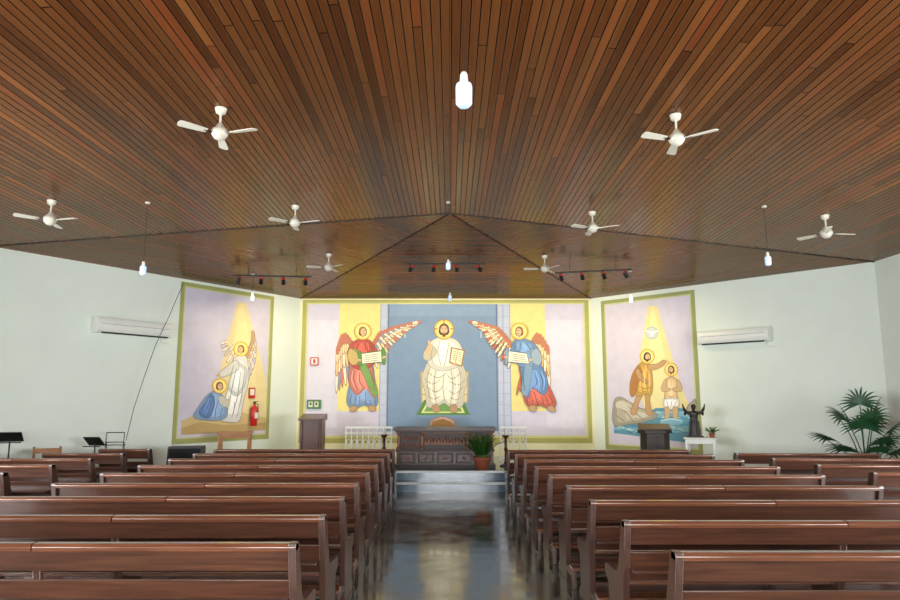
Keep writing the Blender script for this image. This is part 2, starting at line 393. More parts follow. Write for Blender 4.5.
    def obj(s,name):
        me=bpy.data.meshes.new(name); me.from_pydata([tuple(v) for v in s.v],[],s.f)
        ca=me.color_attributes.new('Col','FLOAT_COLOR','CORNER')
        for p in me.polygons:
            c=lin(s.c[p.index])
            for li in p.loop_indices: ca.data[li].color=c
        me.materials.append(M['paint']); return place(me,name)
OL=(172,168,94); OL2=(208,204,138); LAV=(212,204,222)
SK=(230,188,142)
m=Mural(FL.xy,FR.xy)
T=lambda px:m.tz(px,370)[0]
Z=lambda py:m.tz(445,py)[1]
m.rect_tz(OL,.06,7.16,Z(443),4.17)
m.rect_tz(OL2,.16,7.06,Z(438),4.1)
m.rect_tz(LAV,.2,7.02,Z(435.5),4.06)
m.rect_tz((240,222,140),T(338),T(380),Z(411),4.06)
m.rect_tz((240,222,140),T(511),T(546),Z(411),4.06)
m.rect_tz((192,198,218),T(380),T(511),Z(435.5),4.06)
for px in (380,387,498,503.5,510.5): m.rect_tz((160,164,188),T(px)-.012,T(px)+.012,Z(435.5),4.06)
for i in range(12):
    m.rect_tz((172,176,198),T(380),T(387),Z(306+i*11),Z(306+i*11)+.015); m.rect_tz((172,176,198),T(498),T(511),Z(306+i*11),Z(306+i*11)+.015)
m.rect_tz((126,150,178),T(388),T(497),Z(431),4.06)
m.rect_tz((136,160,188),T(388),T(497),Z(316),4.06)
for px in (388,497): m.rect_tz((96,116,140),T(px)-.015,T(px)+.015,Z(431),4.06)
for a,bb in ((308,338),(546,582)): m.rect_tz((220,214,228),T(a),T(bb),Z(428),Z(320))
# Christ enthroned
CR_=(240,232,208); FO=(170,150,112)
m.poly((190,166,110),[(424,370),(420,372),(421,403),(468,403),(469,372),(465,370)],False)
m.poly((228,212,164),[(425,371.5),(421.5,373),(422.5,402),(466.5,402),(467.5,373),(464,371.5)],False)
for q in (378,386,394): m.poly((196,170,110),[(422,q),(422,q+1),(467,q+1),(467,q)],False)
m.poly((88,138,64),[(424,400),(463,400),(470,415),(416,415)],False)
m.poly((228,226,146),[(427,402),(460,402),(465,413),(421,413)],False); m.poly((116,162,88),[(429,403.5),(458,403.5),(462,411.5),(424,411.5)],False)
m.fig(CR_,[(432,360),(425,368),(422,380),(426,394),(427,406),(436,408),(444,403),(453,409),(463,405),(464,392),(467,380),(464,368),(457,360)])
m.fig((250,244,226),[(438,338),(430,343),(427,354),(430,366),(443,371),(458,366),(463,354),(459,343),(451,338)])
m.fig((232,222,192),[(431,345),(424,352),(424,359),(430,360),(437,352)],hl=False)
m.poly(SK,[(425,354),(427,347),(430,344),(432,346),(430,351),(429,356)]); m.hand(429,343.5,R(-90),2.2)
m.poly((170,120,50),[(451,347),(465,350),(462,367),(449,363)],False); m.poly((246,236,196),[(452.3,348.4),(463.7,351),(461,365.4),(450.3,361.8)],False)
m.stroke((190,140,60),[(458,349.5),(455.5,363)],.7)
for q in range(5): m.stroke((120,90,60),[(453,351+q*2.1),(456,351.8+q*2.1)],.45); m.stroke((120,90,60),[(458.4,352+q*2.1),(461.8,352.9+q*2.1)],.45)
m.hand(454,364,R(-20),2.1)
m.folds(FO,[[(440,341),(438,352),(441,366)],[(449,341),(447,354),(444,367)],[(433,347),(431,356),(434,364)],[(430,368),(427,382),(431,403)],[(436,370),(434,386),(437,406)],[(444,372),(443,388),(445,402)],[(451,370),(453,388),(450,406)],[(458,367),(461,382),(457,404)],[(427,372),(438,378),(447,372)],[(462,372),(452,379),(446,373)],[(426,386),(436,392),(443,386)],[(464,386),(455,394),(446,388)],[(424,378),(432,384),(440,380)],[(466,379),(458,385),(449,381)],[(428,396),(434,399),(441,396)],[(462,397),(456,400),(450,397)]],.75)
m.folds((255,255,246),[[(434,371),(431,386),(434,402)],[(455,370),(457,386),(454,402)],[(443,343),(442,356),(443,364)],[(447,374),(448,386),(448,398)]],1.0)
m.fig((220,172,126),[(432,406),(438,405),(440,411),(434,412)],hl=False); m.fig((220,172,126),[(450,406),(456,405),(457,412),(451,412)],hl=False)
m.head(444,329.5,5.2,(124,72,40),True)
m.stroke((160,80,46),[(444,319.8),(444,323.5)],1.1); m.stroke((160,80,46),[(434.3,329),(438,329)],1.1); m.stroke((160,80,46),[(450,329),(453.7,329)],1.1)
for x in (404,484):
    for q in range(2): m.stroke((226,226,226),[(x+q*4-3,330),(x+q*4-3,338)],.9)
    m.stroke((226,226,226),[(x-4,328),(x+3,328)],.6)
# angels
def angel(fx,wc,robe,under,mant,scroll,inner,sash):
    g=lambda pts:[fx(*p) for p in pts]
    mir = fx(1,333)[0]<fx(0,333)[0]
    A_=lambda a:(180-a) if mir else a
    def wing(arm,a0,a1,L0,L1,n,cols,w): m.wing(g(arm),A_(a0),A_(a1),L0,L1,n,cols,w)
    wing([(352,340),(346,332),(341,334),(338,344)],74,92,58,50,9,[(1,[wc[0],wc[1],wc[3]]),(.66,[wc[2],wc[3]]),(.4,[wc[5]]),(.22,[wc[4]])],3.2)
    wing([(371,345),(378,332),(392,327),(410,323.5)],74,-8,25,12,18,[(1,[wc[3],wc[5],wc[0]]),(.7,[wc[5],wc[3]]),(.44,[wc[1],wc[3]]),(.24,[wc[4]])],3.0)
    m.fig(under,g([(354,362),(350,382),(347,402),(354,409),(364,405),(373,408),(378,401),(375,380),(371,362)]))
    m.fig(mant,g([(353,364),(349,376),(351,388),(358,395),(366,388),(374,398),(377,390),(374,378),(370,364)]))
    m.fig(robe,g([(357,340),(349,348),(350,364),(362,370),(374,364),(376,350),(369,340)]))
    m.fig(sash,g([(353,352),(357,350),(370,372),(378,392),(373,395),(364,376)]),hl=False)
    m.fig(inner,g([(350,349),(348,358),(353,365),(359,361),(356,352)]),hl=False)
    m.fig(robe,g([(370,343),(377,350),(382,354),(380,358),(373,358),(368,352)]),hl=False)
    # open scroll with rolled ends and lines of writing
    m.poly(shade(scroll,.55),g([(359,353.4),(383.4,350.2),(384.2,362.4),(359.8,364.6)]),False)
    m.poly((246,240,214),g([(360,354.2),(382.6,351.2),(383.3,361.6),(360.6,363.8)]),False)
    m.fig(scroll,g([(358.4,352.6),(361.2,352.4),(362,365),(359.2,365.2)]),hl=False); m.fig(scroll,g([(381.8,349.6),(384.6,349.4),(385.4,363),(382.6,363.2)]),hl=False)
    for q in range(4): m.stroke((110,84,60),g([(363.4,356+q*2),(372,355+q*2),(380.8,353.9+q*2)]),.5)
    hx=fx(385,357); m.hand(hx[0],hx[1],R(A_(160)),1.9); hx=fx(359,360); m.hand(hx[0],hx[1],R(A_(10)),1.9)
    dk=shade(under,.62); dk2=shade(robe,.62); dk3=shade(mant,.62); lt=shade(mant,1.15,22); lr=shade(robe,1.12,22)
    m.folds(dk,[g([(352,394),(350,404)]),g([(356,396),(355,406)]),g([(360,396),(360,405)]),g([(366,392),(366,406)]),g([(370,400),(371,406)]),g([(375,398),(376,405)])],.8)
    m.folds(dk3,[g([(355,370),(354,380),(358,391)]),g([(360,372),(360,382),(364,387)]),g([(370,370),(373,380),(375,391)])],.8)
    m.folds(lt,[g([(353,371),(352,380),(356,390)]),g([(358,371),(358,382),(361,390)])],.9)
    m.folds(dk2,[g([(359,343),(357,350)]),g([(365,343),(366,350)]),g([(371,345),(373,350)]),g([(354,346),(353,350)])],.8)
    m.folds(lr,[g([(362,343),(361,350)]),g([(368,343),(369,350)])],.9)
    m.fig((220,172,126),g([(352,406),(357,407),(356,411),(350,411)]),hl=False); m.fig((220,172,126),g([(369,406),(374,406),(376,410),(370,411)]),hl=False)
    h=fx(363,331.5); m.head(h[0],h[1],4.1,(164,106,52),False,look=1 if not mir else -1,hr=2.1)
angel(lambda x,y:(x,y),[(222,124,108),(136,160,190),(240,196,140),(248,236,214),(206,120,96),(242,218,166)],(206,92,74),(136,164,204),(222,132,118),(112,164,76),(228,196,120),(140,182,96))
angel(lambda x,y:(890-x-8+max(0,(y-333))*.30 if x<380 else 890-x,y),[(214,108,84),(230,160,112),(244,208,124),(248,238,212),(206,126,92),(242,218,166)],(124,160,204),(214,106,86),(112,150,202),(150,184,216),(180,200,220),(150,184,216))
m.obj('christ_mural')
# left mural
m=Mural(CL.xy,FL.xy)
LT=(FL-CL).length
ta,tb_=LT-3.36,LT-.86
m.rect_tz((162,164,98),ta,tb_,.82,4.14); m.rect_tz((202,202,142),ta+.09,tb_-.09,.92,4.06); m.rect_tz((208,200,216),ta+.12,tb_-.12,.95,4.03)
m.poly((228,208,156),[(237,302),(246,303),(266,380),(266,430),(215,433),(212,400)],False)
m.poly((234,216,160),[(239,304),(243,304),(256,380),(254,428),(226,430),(224,400)],False)
m.poly((210,184,128),[(181,421),(196,414),(215,417),(240,412),(266,418),(266,430),(181,435)],False)
m.poly((190,160,104),[(181,428),(200,422),(225,425),(266,423),(266,430),(181,435)],False)
m.wing([(245,356),(249,346),(252,338),(252,330)],102,78,50,18,11,[(1,[(240,230,232),(212,200,222)]),(.66,[(240,222,180),(234,226,232)]),(.4,[(222,190,140),(240,222,180)]),(.2,[(200,160,120)])],3.1,(140,120,110))
m.wing([(239,352),(235,344),(229,341)],100,165,24,10,7,[(1,[(240,230,232),(218,200,200)]),(.55,[(240,222,180)])],3.0,(140,120,110))
m.fig((246,244,240),[(239,355),(232,362),(230,380),(224,400),(219,418),(228,422),(239,420),(243,400),(248,380),(247,362),(244,355)],edge=(100,96,96))
m.fig((230,232,230),[(236,362),(231,374),(228,388),(236,396),(244,386),(246,370)],edge=(130,130,130))
m.fig((242,238,232),[(236,360),(226,367),(219,373),(221,377),(230,374),(238,369)],hl=False,edge=(100,96,96)); m.hand(218,375,R(160),1.9)
m.folds((140,138,144),[[(236,368),(232,386),(226,416)],[(240,372),(237,396),(231,418)],[(244,372),(241,396),(236,418)],[(233,366),(230,376)],[(229,396),(224,410),(223,418)],[(234,402),(233,414)]],.8)
m.head(240.5,349,3.5,(164,106,52),look=-1,hr=2.1)
m.fig((150,180,218),[(216,391),(208,394),(201,403),(193,416),(204,420),(223,419),(227,410),(222,396)])
m.fig((104,138,192),[(211,394),(205,402),(198,413),(208,418),(214,404)])
m.fig((230,224,210),[(219,396),(226,399),(229,404),(225,407),(219,403)],hl=False); m.hand(228.5,401,R(-70),1.8)
m.folds((76,104,160),[[(214,396),(209,408),(206,418)],[(218,400),(215,410),(215,418)],[(205,404),(200,413)],[(222,408),(219,418)],[(210,400),(205,411)]],.8)
m.head(219,386,3.6,(130,88,56),look=1,hr=2.1)
m.obj('annunciation_mural')
# right mural : baptism
m=Mural(FR.xy,CR.xy)
ta,tb_=.30,2.72
m.rect_tz((156,160,102),ta,tb_,.55,4.1); m.rect_tz((200,204,144),ta+.09,tb_-.09,.65,4.02); m.rect_tz((212,204,220),ta+.12,tb_-.12,.68,3.99)
m.poly((234,216,150),[(648,306),(657,306),(676,370),(692,414),(646,414),(636,380)],False)
m.poly((240,226,164),[(651,307),(654,307),(668,370),(678,414),(654,414),(648,380)],False)
m.ell((170,182,186),652,333,6.4); m.ell((206,210,206),652,333,5.4)
m.feather((250,250,246),651,333,R(205),6.5,3.2,(160,150,130)); m.feather((250,250,246),653,333,R(-25),6.5,3.2,(160,150,130)); m.ell((252,250,244),652,333.5,1.6,2.6)
# river
m.poly((92,148,172),[(614,420),(640,416),(656,408),(680,408),(696,411),(698,444),(660,439),(614,433)],False)
m.poly((128,180,196),[(614,427),(640,428),(660,426),(697,426),(697,432),(660,433),(640,432),(614,430)],False)
m.poly((128,180,196),[(656,411),(680,411),(696,414),(697,418),(676,416),(652,418)],False)
for q in range(9): m.stroke((226,240,240),[(617+q*8.4,428+(q%3)*2.5),(621+q*8.4,426.5+(q%3)*2.5),(625+q*8.4,428.6+(q%3)*2.5)],.75)
for q in range(6): m.stroke((226,240,240),[(655+q*6.6,413+(q%2)*5),(658+q*6.6,412+(q%2)*5),(661+q*6.6,413.5+(q%2)*5)],.7)
for q in range(8): m.stroke((56,108,140),[(620+q*9,431+(q%2)*2),(625+q*9,429.8+(q%2)*2),(630+q*9,432+(q%2)*2)],.8)
# bank
m.fig((186,176,156),[(614,402),(620,397),(630,402),(640,408),(653,411),(657,417),(644,422),(630,424),(614,425)],edge=(110,100,84))
m.poly((212,204,184),[(616,403),(622,401),(630,406),(628,410),(618,409)]); m.poly((212,204,184),[(632,410),(641,412),(650,414),(642,418),(632,416)])
m.folds((130,118,98),[[(618,408),(626,412),(634,422)],[(628,406),(636,413),(644,420)],[(616,415),(624,421)]],.8)
m.fig((176,164,142),[(687,408),(692,402),(696,400),(697,416),(690,417)],edge=(110,100,84))
# John (slim, golden tunic)
SK2=(226,178,128); DKO=(128,82,42)
m.fig(SK2,[(638,391),(635,401),(631,411),(633,415),(637,413),(639,403),(643,394)],hl=False,edge=DKO); m.fig(SK2,[(645,391),(646,402),(646,411),(648,415),(652,413),(650,402),(650,391)],hl=False,edge=DKO)
m.fig((226,180,92),[(643,362),(637,367),(634,378),(634,392),(639,396),(646,394),(651,396),(653,386),(652,372),(649,363)],edge=DKO)
m.fig((206,142,72),[(638,366),(632,376),(630,390),(632,397),(636,393),(639,382),(642,371)],hl=False,edge=DKO)
m.fig(SK2,[(648,365),(657,364),(664,360),(666,363),(659,368.4),(650,370)],hl=False,edge=DKO); m.hand(667,361.5,R(15),1.9,SK2)
m.fig(SK2,[(636,371),(639,379),(647,384),(648.6,381.4),(642.6,376.4),(639,369)],hl=False,edge=DKO); m.hand(649,383,R(20),1.6,SK2)
m.folds((156,106,50),[[(644,366),(642,380),(643,392)],[(648,371),(647,382),(648,392)],[(637,388),(639,393)],[(639,386),(645,388.6),(652,387)]],.65)
m.folds((246,214,140),[[(646,367),(644.6,381),(645.6,390)],[(650,374),(650,386)]],.7)
m.head(647.5,356.5,3.7,(92,56,34),True,look=1,hr=2.0)
# Jesus
BD=(238,202,152); BE=(140,92,54)
m.fig(BD,[(666,404),(665,414),(666,424),(669,425),(670,414),(671.5,408),(673,414),(674,425),(677,424),(678,414),(677,404)],hl=False,edge=BE)
m.fig(BD,[(667,378.5),(664,383),(665.5,391),(665,401),(671,403),(678,401),(677,391),(679,383),(676,378.5),(671.5,376.5)],edge=BE)
m.fig(BD,[(665.5,379.5),(662,386),(662.5,391),(668,391.5),(671,389),(667,387.5),(667,383)],hl=False,edge=BE); m.fig(BD,[(678,379.5),(682,386),(681.5,391),(676,391.5),(672,389),(677,387.5),(677,383)],hl=False,edge=BE)
m.fig((250,246,236),[(664.5,399),(678.5,399),(679,407),(675,406),(671,410),(668,406),(664.5,407)],edge=(130,120,110))
m.folds((186,138,92),[[(671.5,380),(671.5,386)],[(667,395),(671.5,396.5),(676,395)]],.5)
m.folds((170,158,130),[[(667,401),(668,405)],[(672,401),(671,408)],[(677,401),(675,405)]],.6)
m.head(671.5,369.5,3.4,(130,80,44),True,look=-1,hr=2.0)
m.poly((128,180,196),[(661,420),(672,418),(683,420),(682,424),(672,426),(662,424)])
m.stroke((226,240,240),[(661,421),(672,419),(682,421)],.7)
m.obj('baptism_mural')

# ---------------------------------------------------------------- pews
def pew_mesh(L,nm='pew'):
    b=MB()
    def tilt(z): return -.02-.09*max(0,(z-.45))/.42
    xs=[.022,L/2,L-.022]
    for i,x in enumerate(xs):
        if i==1: poly=[(.0,0),(.36,0),(.34,.42),(.03,.43),(tilt(.84)+.01,.84),(tilt(.84)-.015,.84),(-.03,.43)]
        else: poly=[(-.04,0),(.44,0),(.44,.06),(.37,.10),(.37,.36),(.47,.41),(.48,.46),(.46,.485),(.12,.50),(.05,.56),(tilt(.87)+.05,.87),(tilt(.87)+.02,.89),(tilt(.87)-.05,.89),(tilt(.87)-.055,.86),(-.065,.45)]
        b.prism(poly,x-.022,x+.022,'pew_end','x')
    def board(z0,z1,t,off=0):
        y0,y1=tilt(z0)+off,tilt(z1)+off
        b.prism([(y0,z0),(y1,z1),(y1-t,z1),(y0-t,z0)],.045,L-.045,'pew','x')
    board(.725,.86,.022); board(.48,.675,.020,-.002)
    y=tilt(.87); cap=[(y+.025,.844),(y+.03,.87),(y+.012,.888),(y-.04,.888),(y-.056,.87),(y-.05,.844)]
    b.prism(cap,.0,L/2-.004,'pew_cap','x'); b.prism(cap,L/2+.004,L,'pew_cap','x')
    b.prism([(.02,.435),(.45,.445),(.47,.455),(.46,.475),(.02,.458)],.045,L-.045,'pew_cap','x')
    b.box((L/2,.40,.40),(L-.1,.022,.07),'pew'); b.box((L/2,.05,.16),(L-.1,.022,.09),'pew')
    for x in xs:
        b.prism([(-.34,0),(-.30,.0),(-.28,.10),(-.03,.10),(-.03,.15),(-.34,.16)],x-.02,x+.02,'pew_end','x')
    b.prism([(-.36,.16),(-.20,.165),(-.20,.195),(-.35,.19)],0,L,'pew_cap','x')
    b.box((L/2,-.115,.56),(L-.1,.11,.018),'pew')
    return b.mesh(nm)
PM=pew_mesh(3.02); PS=pew_mesh(2.2); PXS=pew_mesh(.86); PMM=pew_mesh(1.25)
for k in range(9):
    place(PM,'pew',(-.88-.006*k-3.02,4.15+.93*k,0),0,.004)
for k in range(9):
    x=1.21-.033*k
    place(PM,'pew',(x,3.92+.94*k,0),0,.004)
for k,y in enumerate((11.65,10.72,9.79,8.86,7.93,7.0,6.07)):
    me_,L=((PXS,.86) if k==0 else (PMM,1.25) if k==1 else (PS,2.2)); place(me_,'pew',(-5.04-L,y,0),0,.004)
for k,y in enumerate((10.75,9.83,8.9,7.97,7.04,6.1)):
    place(PS,'pew',(4.42+.13*k,y,0),R(-2),.004)

# ---------------------------------------------------------------- altar
b=MB(); W=1.96
b.box((0,.35,.03),(W+.06,.76,.06),'wood_altar'); b.box((0,.35,.19),(W-.02,.68,.26),'marble')
b.box((0,.35,.34),(W+.02,.72,.05),'wood_altar'); b.box((0,.36,.53),(W-.06,.64,.34),'wood_altar')
b.box((0,.35,.715),(W+.04,.74,.04),'wood_altar'); b.box((0,.35,.76),(W+.10,.80,.055),'slab')
for x in(-.93,-.46,.46,.93):
    b.lathe([(.05,0),(.05,.03),(.03,.05),(.036,.16),(.028,.27),(.05,.30),(.05,.33)],'gold_wood',12,(x,.045,.365))
b.box((0,.03,.47),(.84,.05,.03),'gold_wood')
for i in range(13):
    x=-.385+i*.0642; hh=.06+.018*math.sin(i*2.1)+(.02 if i==6 else 0)
    b.lathe([(.03,0),(.03,hh*.5),(.018,hh),(.008,hh+.008)],'gold_wood',10,(x,.035,.485),sy=.7)
    b.ball((x,.03,.485+hh+.025),.019,'gold_wood',7)
b.box((0,.03,.69),(.86,.04,.025),'gold_wood')
for s in(-1,1):
    for j in range(3):
        for q in range(2):
            cx=s*(.58+j*.115); cz=.44+q*.14
            for a in range(6): b.ball((cx+.03*math.cos(a*1.047),.035,cz+.03*math.sin(a*1.047)),.015,'gold_wood',6,(1,.8,1))
            b.ball((cx,.03,cz),.016,'gold_wood',6)
for i in range(5):
    x=-.76+i*.38
    b.box((x,.008,.19),(.32,.012,.20),'wood_altar'); b.box((x,.0,.19),(.26,.012,.14),'marble'); b.ball((x,.0,.19),.035,'gold_wood',8,(1.6,.3,.9))
b.obj('carved_altar',(-.1,13.72,.361),0,.003)
b=MB()
for x in(-.27,.27):
    for y in(-.22,.22): b.box((x,y,.22),(.06,.06,.44),'wood_mid')
    b.box((x,0,.64),(.06,.5,.05),'wood_mid'); b.box((x,-.2,.54),(.05,.05,.2),'wood_mid')
b.box((0,0,.44),(.6,.52,.07),'cushion')
pl=[(-.3,.4),(-.3,.8),(-.26,.88),(-.15,.93),(0,.97),(.15,.93),(.26,.88),(.3,.8),(.3,.4)]
b.prism(pl,.2,.26,'wood_mid','y'); b.prism([(x*.78,(z-.7)*.75+.7) for x,z in pl],.175,.2,'cushion','y')
b.obj('presider_chair',(-.18,15.6,.361),0,.006)
for cx,L in ((-1.8,1.05),(1.4,.6)):
    b=MB(); hh=.74; b.box((0,0,hh),(L,.05,.045),'whitemetal'); b.box((0,0,.08),(L,.03,.03),'whitemetal'); b.box((0,0,hh-.12),(L,.03,.025),'whitemetal')
    n=int(L/.13)
    for i in range(n+1): b.cyl((-L/2+.02+i*(L-.04)/n,0,.0 if i in(0,n) else .08),(-L/2+.02+i*(L-.04)/n,0,hh),.014,'whitemetal',8)
    for i in range(n):
        x=-L/2+.02+(i+.5)*(L-.04)/n; b.tube([(x+.045*math.cos(a*.524),0,.40+.08*math.sin(a*.524)) for a in range(13)],.008,'whitemetal',6)
    for s in(-1,1): b.box((s*(L/2-.02),0,.01),(.05,.25,.02),'whitemetal')
    b.obj('white_railing',(cx,15.1,.361))
for x,y in ((-1.38,14.3),(1.15,14.1)):
    b=MB(); b.lathe([(.13,0),(.13,.02),(.05,.05),(.03,.1),(.028,.3),(.045,.34),(.028,.38),(.03,.55),(.07,.6),(.08,.62),(.03,.63)],'wood_red',16)
    b.cyl((0,0,.62),(0,0,.76),.026,'cloth',12,.024); b.cyl((0,0,.76),(0,0,.775),.003,'black',6); b.obj('candle_stand',(x,y,.361))
b=MB(); b.box((0,0,.03),(.56,.48,.06),'wood_red'); b.box((0,0,.48),(.48,.4,.86),'wood_red'); b.box((0,-.205,.5),(.34,.02,.66),'wood_red')
for s in(-1,1): b.box((s*.2,-.215,.5),(.035,.03,.8),'wood_red')
b.prism([(-.28,.9),(.26,.9),(.26,1.04),(-.28,.94)],-.27,.27,'wood_red','x'); b.obj('wooden_lectern',(-3.02,15.0,.361),0,.005)
b=MB(); pts=lambda w,d:[(-w,-d*.4),(-w*.6,-d),(w*.6,-d),(w,-d*.4),(w,d),(-w,d)]
for z0,z1,w,d in ((0,.07,.33,.27),(.07,.68,.28,.22),(.68,.74,.33,.26)):
    b.prism(pts(w,d),z0,z1,'wood_dark','z')
b.prism([(-.26,.74),(.26,.74),(.26,.86),(-.26,.77)],-.31,.31,'wood_dark','x')
for x in(-.1,.1): b.box((x,-.225,.38),(.13,.02,.5),'wood_dark')
b.obj('dark_ambo',(4.15,13.85,.361),R(-12),.005)
def table(name,w,d,h,mat,loc,rz,top=None,leg=.05):
    b=MB(); b.box((0,0,h-.018),(w,d,.036),top or mat); b.box((0,0,h-.08),(w-.08,d-.08,.09),mat)
    for sx in(-1,1):
        for sy in(-1,1): b.box((sx*(w/2-leg),sy*(d/2-leg),(h-.05)/2),(leg,leg,h-.05),mat)
    b.box((0,0,.16),(w-.1,.03,.04),mat)
    return b.obj(name,loc,rz,.004)
table('side_table',.68,.42,.69,'wood_mid',(-4.45,14.15,.361),R(10))
table('statue_table',.62,.45,.6,'whitemetal',(5.05,13.75,.361),R(-25),'cloth')
# saint statue (arms raised)
sroot=bpy.data.objects.new('saint_statue',None); sc.collection.objects.link(sroot); sroot.location=(4.93,13.75,.962); sroot.rotation_euler=(0,0,R(-12))
b=MB()
prof=[(.115,0),(.118,.02),(.108,.10),(.098,.2),(.088,.28),(.074,.34),(.078,.40),(.088,.45),(.086,.485),(.06,.515),(.032,.53),(.028,.545),(.034,.555),(.046,.575),(.05,.60),(.047,.63),(.034,.65),(.012,.66)]
b.lathe(prof,'bronze',24,sy=.78)
for s in(-1,1):
    b.tube([(s*.06,0,.48),(s*.105,-.01,.485),(s*.15,-.03,.50),(s*.185,-.045,.56),(s*.205,-.05,.615)],[.036,.034,.032,.030,.015],'bronze',12)
    b.tube([(s*.15,-.02,.50),(s*.17,-.02,.47),(s*.175,-.02,.43)],[.03,.03,.01],'bronze',8)
    b.ball((s*.21,-.052,.628),.014,'bronze',8,(1,.6,1.2))
    for k in range(4):
        a=R(90-s*(-18+12*k)); b.tube([(s*.21,-.052,.634),(s*.21+.026*math.cos(a),-.055,.634+.024*math.sin(a)),(s*.21+.036*math.cos(a),-.062,.634+(.032+.003*(k%3))*math.sin(a))],[.005,.0045,.003],'bronze',6)
    b.tube([(s*.20,-.052,.625),(s*.186,-.056,.640),(s*.182,-.06,.65)],[.005,.0045,.003],'bronze',6)
b.ball((0,-.048,.60),.010,'bronze',6,(.7,1,1.3)); b.ball((0,-.03,.565),.022,'bronze',8,(1,.9,1.1))
for s in(-1,1): b.ball((s*.018,-.038,.61),.006,'bronze',6)
for i in range(9):
    a=math.pi*2*i/9; b.tube([(.09*math.cos(a),.07*math.sin(a),.32),(.112*math.cos(a),.086*math.sin(a),.02)],[.008,.014],'bronze',6)
o=b.obj('robed_figure'); o.parent=sroot
rm=o.modifiers.new('fuse','REMESH'); rm.mode='VOXEL'; rm.voxel_size=.0045; rm.use_smooth_shade=True
b=MB(); b.box((0,0,-.0),(.3,.26,.035),'bronze'); o=b.obj('plinth',(0,0,0),0,.004); o.parent=sroot; o.location=(0,0,.018)
def leafstrip(b,pts,ws,mat,up=Vector((0,0,1))):
    vs=[];fs=[]
    pts=[Vector(p) for p in pts]
    for i,p in enumerate(pts):
        t=(pts[min(i+1,len(pts)-1)]-pts[max(i-1,0)]).normalized(); sd=t.cross(up)
        if sd.length<1e-3: sd=Vector((1,0,0))
        sd.normalize(); nn=sd.cross(t)*ws[i]*.25
        vs+= [p+sd*ws[i]+nn,p,p-sd*ws[i]+nn]
    for i in range(len(pts)-1):
        a=i*3; fs+=[(a,a+1,a+4,a+3),(a+1,a+2,a+5,a+4)]
    b.add(vs,fs,mat)
def pot(b,r,h,mat='terra',c=(0,0,0)):
    b.lathe([(r*.68,0),(r*.72,.01),(r*.95,h*.8),(r*1.05,h*.8),(r*1.05,h),(r*.92,h),(r*.9,h*.88),(.001,h*.88)],mat,24,c)
    b.lathe([(r*.88,h*.86),(r*.5,h*.9),(.001,h*.9)],'soil',16,c)
def fern(name,loc,r,h,L,n,lw=.02,e0=35,e1=85):
    b=MB(); pot(b,r,h); rnd=random.Random(3)
    for i in range(n):
        a=i*2.399; e=R(rnd.uniform(e0,e1)); l=L*rnd.uniform(.7,1.1); st=Vector((math.cos(a)*r*.25,math.sin(a)*r*.25,h*.88)); pts=[]
        for k in range(8):
            u=k/7; pts.append(st+Vector((math.cos(a)*math.cos(e)*l*u,math.sin(a)*math.cos(e)*l*u*(.6 if math.sin(a)>0 else .9),math.sin(e)*l*u-.32*l*u*u)))
        b.tube(pts,[.004]*8,'leaf2',5)
        for k in range(1,8):
            for q in(-1,1):
                for hh in (0,.5):
                    if k==7 and hh: continue
                    p=pts[k] if hh==0 else (pts[k]+pts[min(k+1,7)])/2
                    d=(pts[k]-pts[k-1]).normalized(); sd=d.cross(Vector((0,0,1))).normalized()*q
                    ll=L*.2*(1-.55*(k/7)); e2=p+(sd+d*.6)*ll+Vector((0,0,-.02)); leafstrip(b,[p,(p+e2)/2+Vector((0,0,.008)),e2],[.003,lw*.5,.001],'leaf2')
    b.obj(name,loc)
fern('potted_fern',(.62,13.385,.361),.165,.24,.66,34,.03,46,86)
fern('small_potted_plant',(5.22,13.6,.962),.06,.09,.2,12,.016)
# big potted fan palm
b=MB(); pot(b,.2,.36); rnd=random.Random(5)
targets=[(-1.0,-.1,1.2),(-.7,-.35,1.0),(-.55,.05,1.6),(-.15,-.2,1.9),(.3,-.15,1.74),(.42,-.45,1.35),(.1,-.6,1.15),(-.3,.15,1.55),(.25,.1,1.45),(-.8,-.35,.85),(.35,-.6,.95),(-.35,-.5,1.45),(.0,-.4,1.6),(-.1,-.7,1.0),(.45,-.3,1.1)]
for tx,ty,tz in targets:
    p0=Vector((rnd.uniform(-.05,.05),rnd.uniform(-.05,.05),.32)); p2=Vector((tx*.66,ty*.66,tz*.86)); p1=Vector((tx*.15,ty*.15,tz*.62))
    pts=[p0*(1-u)**2+p1*2*u*(1-u)+p2*u*u for u in [k/7 for k in range(8)]]
    b.tube(pts,[.011-.0006*k for k in range(8)],'leaf',6)
    d=(pts[-1]-pts[-2]).normalized(); sd=d.cross(Vector((0,0,1))); sd.normalize(); up=sd.cross(d)
    n=16
    for i in range(n):
        a=R(-105+210*i/(n-1)); dr=(d*math.cos(a)+sd*math.sin(a)).normalized(); l=.44*(1-.3*abs(i-(n-1)/2)/((n-1)/2))*rnd.uniform(.88,1.08)
        q=[pts[-1]+dr*l*u+up*.05*math.sin(u*2.2)-Vector((0,0,.16*l*u*u*2)) for u in(0,.25,.5,.75,1)]
        leafstrip(b,q,[.004,.018,.018,.011,.001],'leaf',up)
b.obj('potted_fan_palm',(7.0,11.55,0))
b=MB(); b.prism([(-.22,0),(.22,0),(.2,.86),(-.12,.86)],-.3,.3,'black','x')
ro=Matrix.Rotation(R(-7),3,'X'); b.box((0,-.185,.44),(.54,.02,.78),'grille',rot=ro)
for x in(-.2,.2): b.cyl((x,-.01,.86),(x,.09,.86),.012,'metal',8)
b.obj('loudspeaker',(-4.85,12.6,0),R(8),.01)
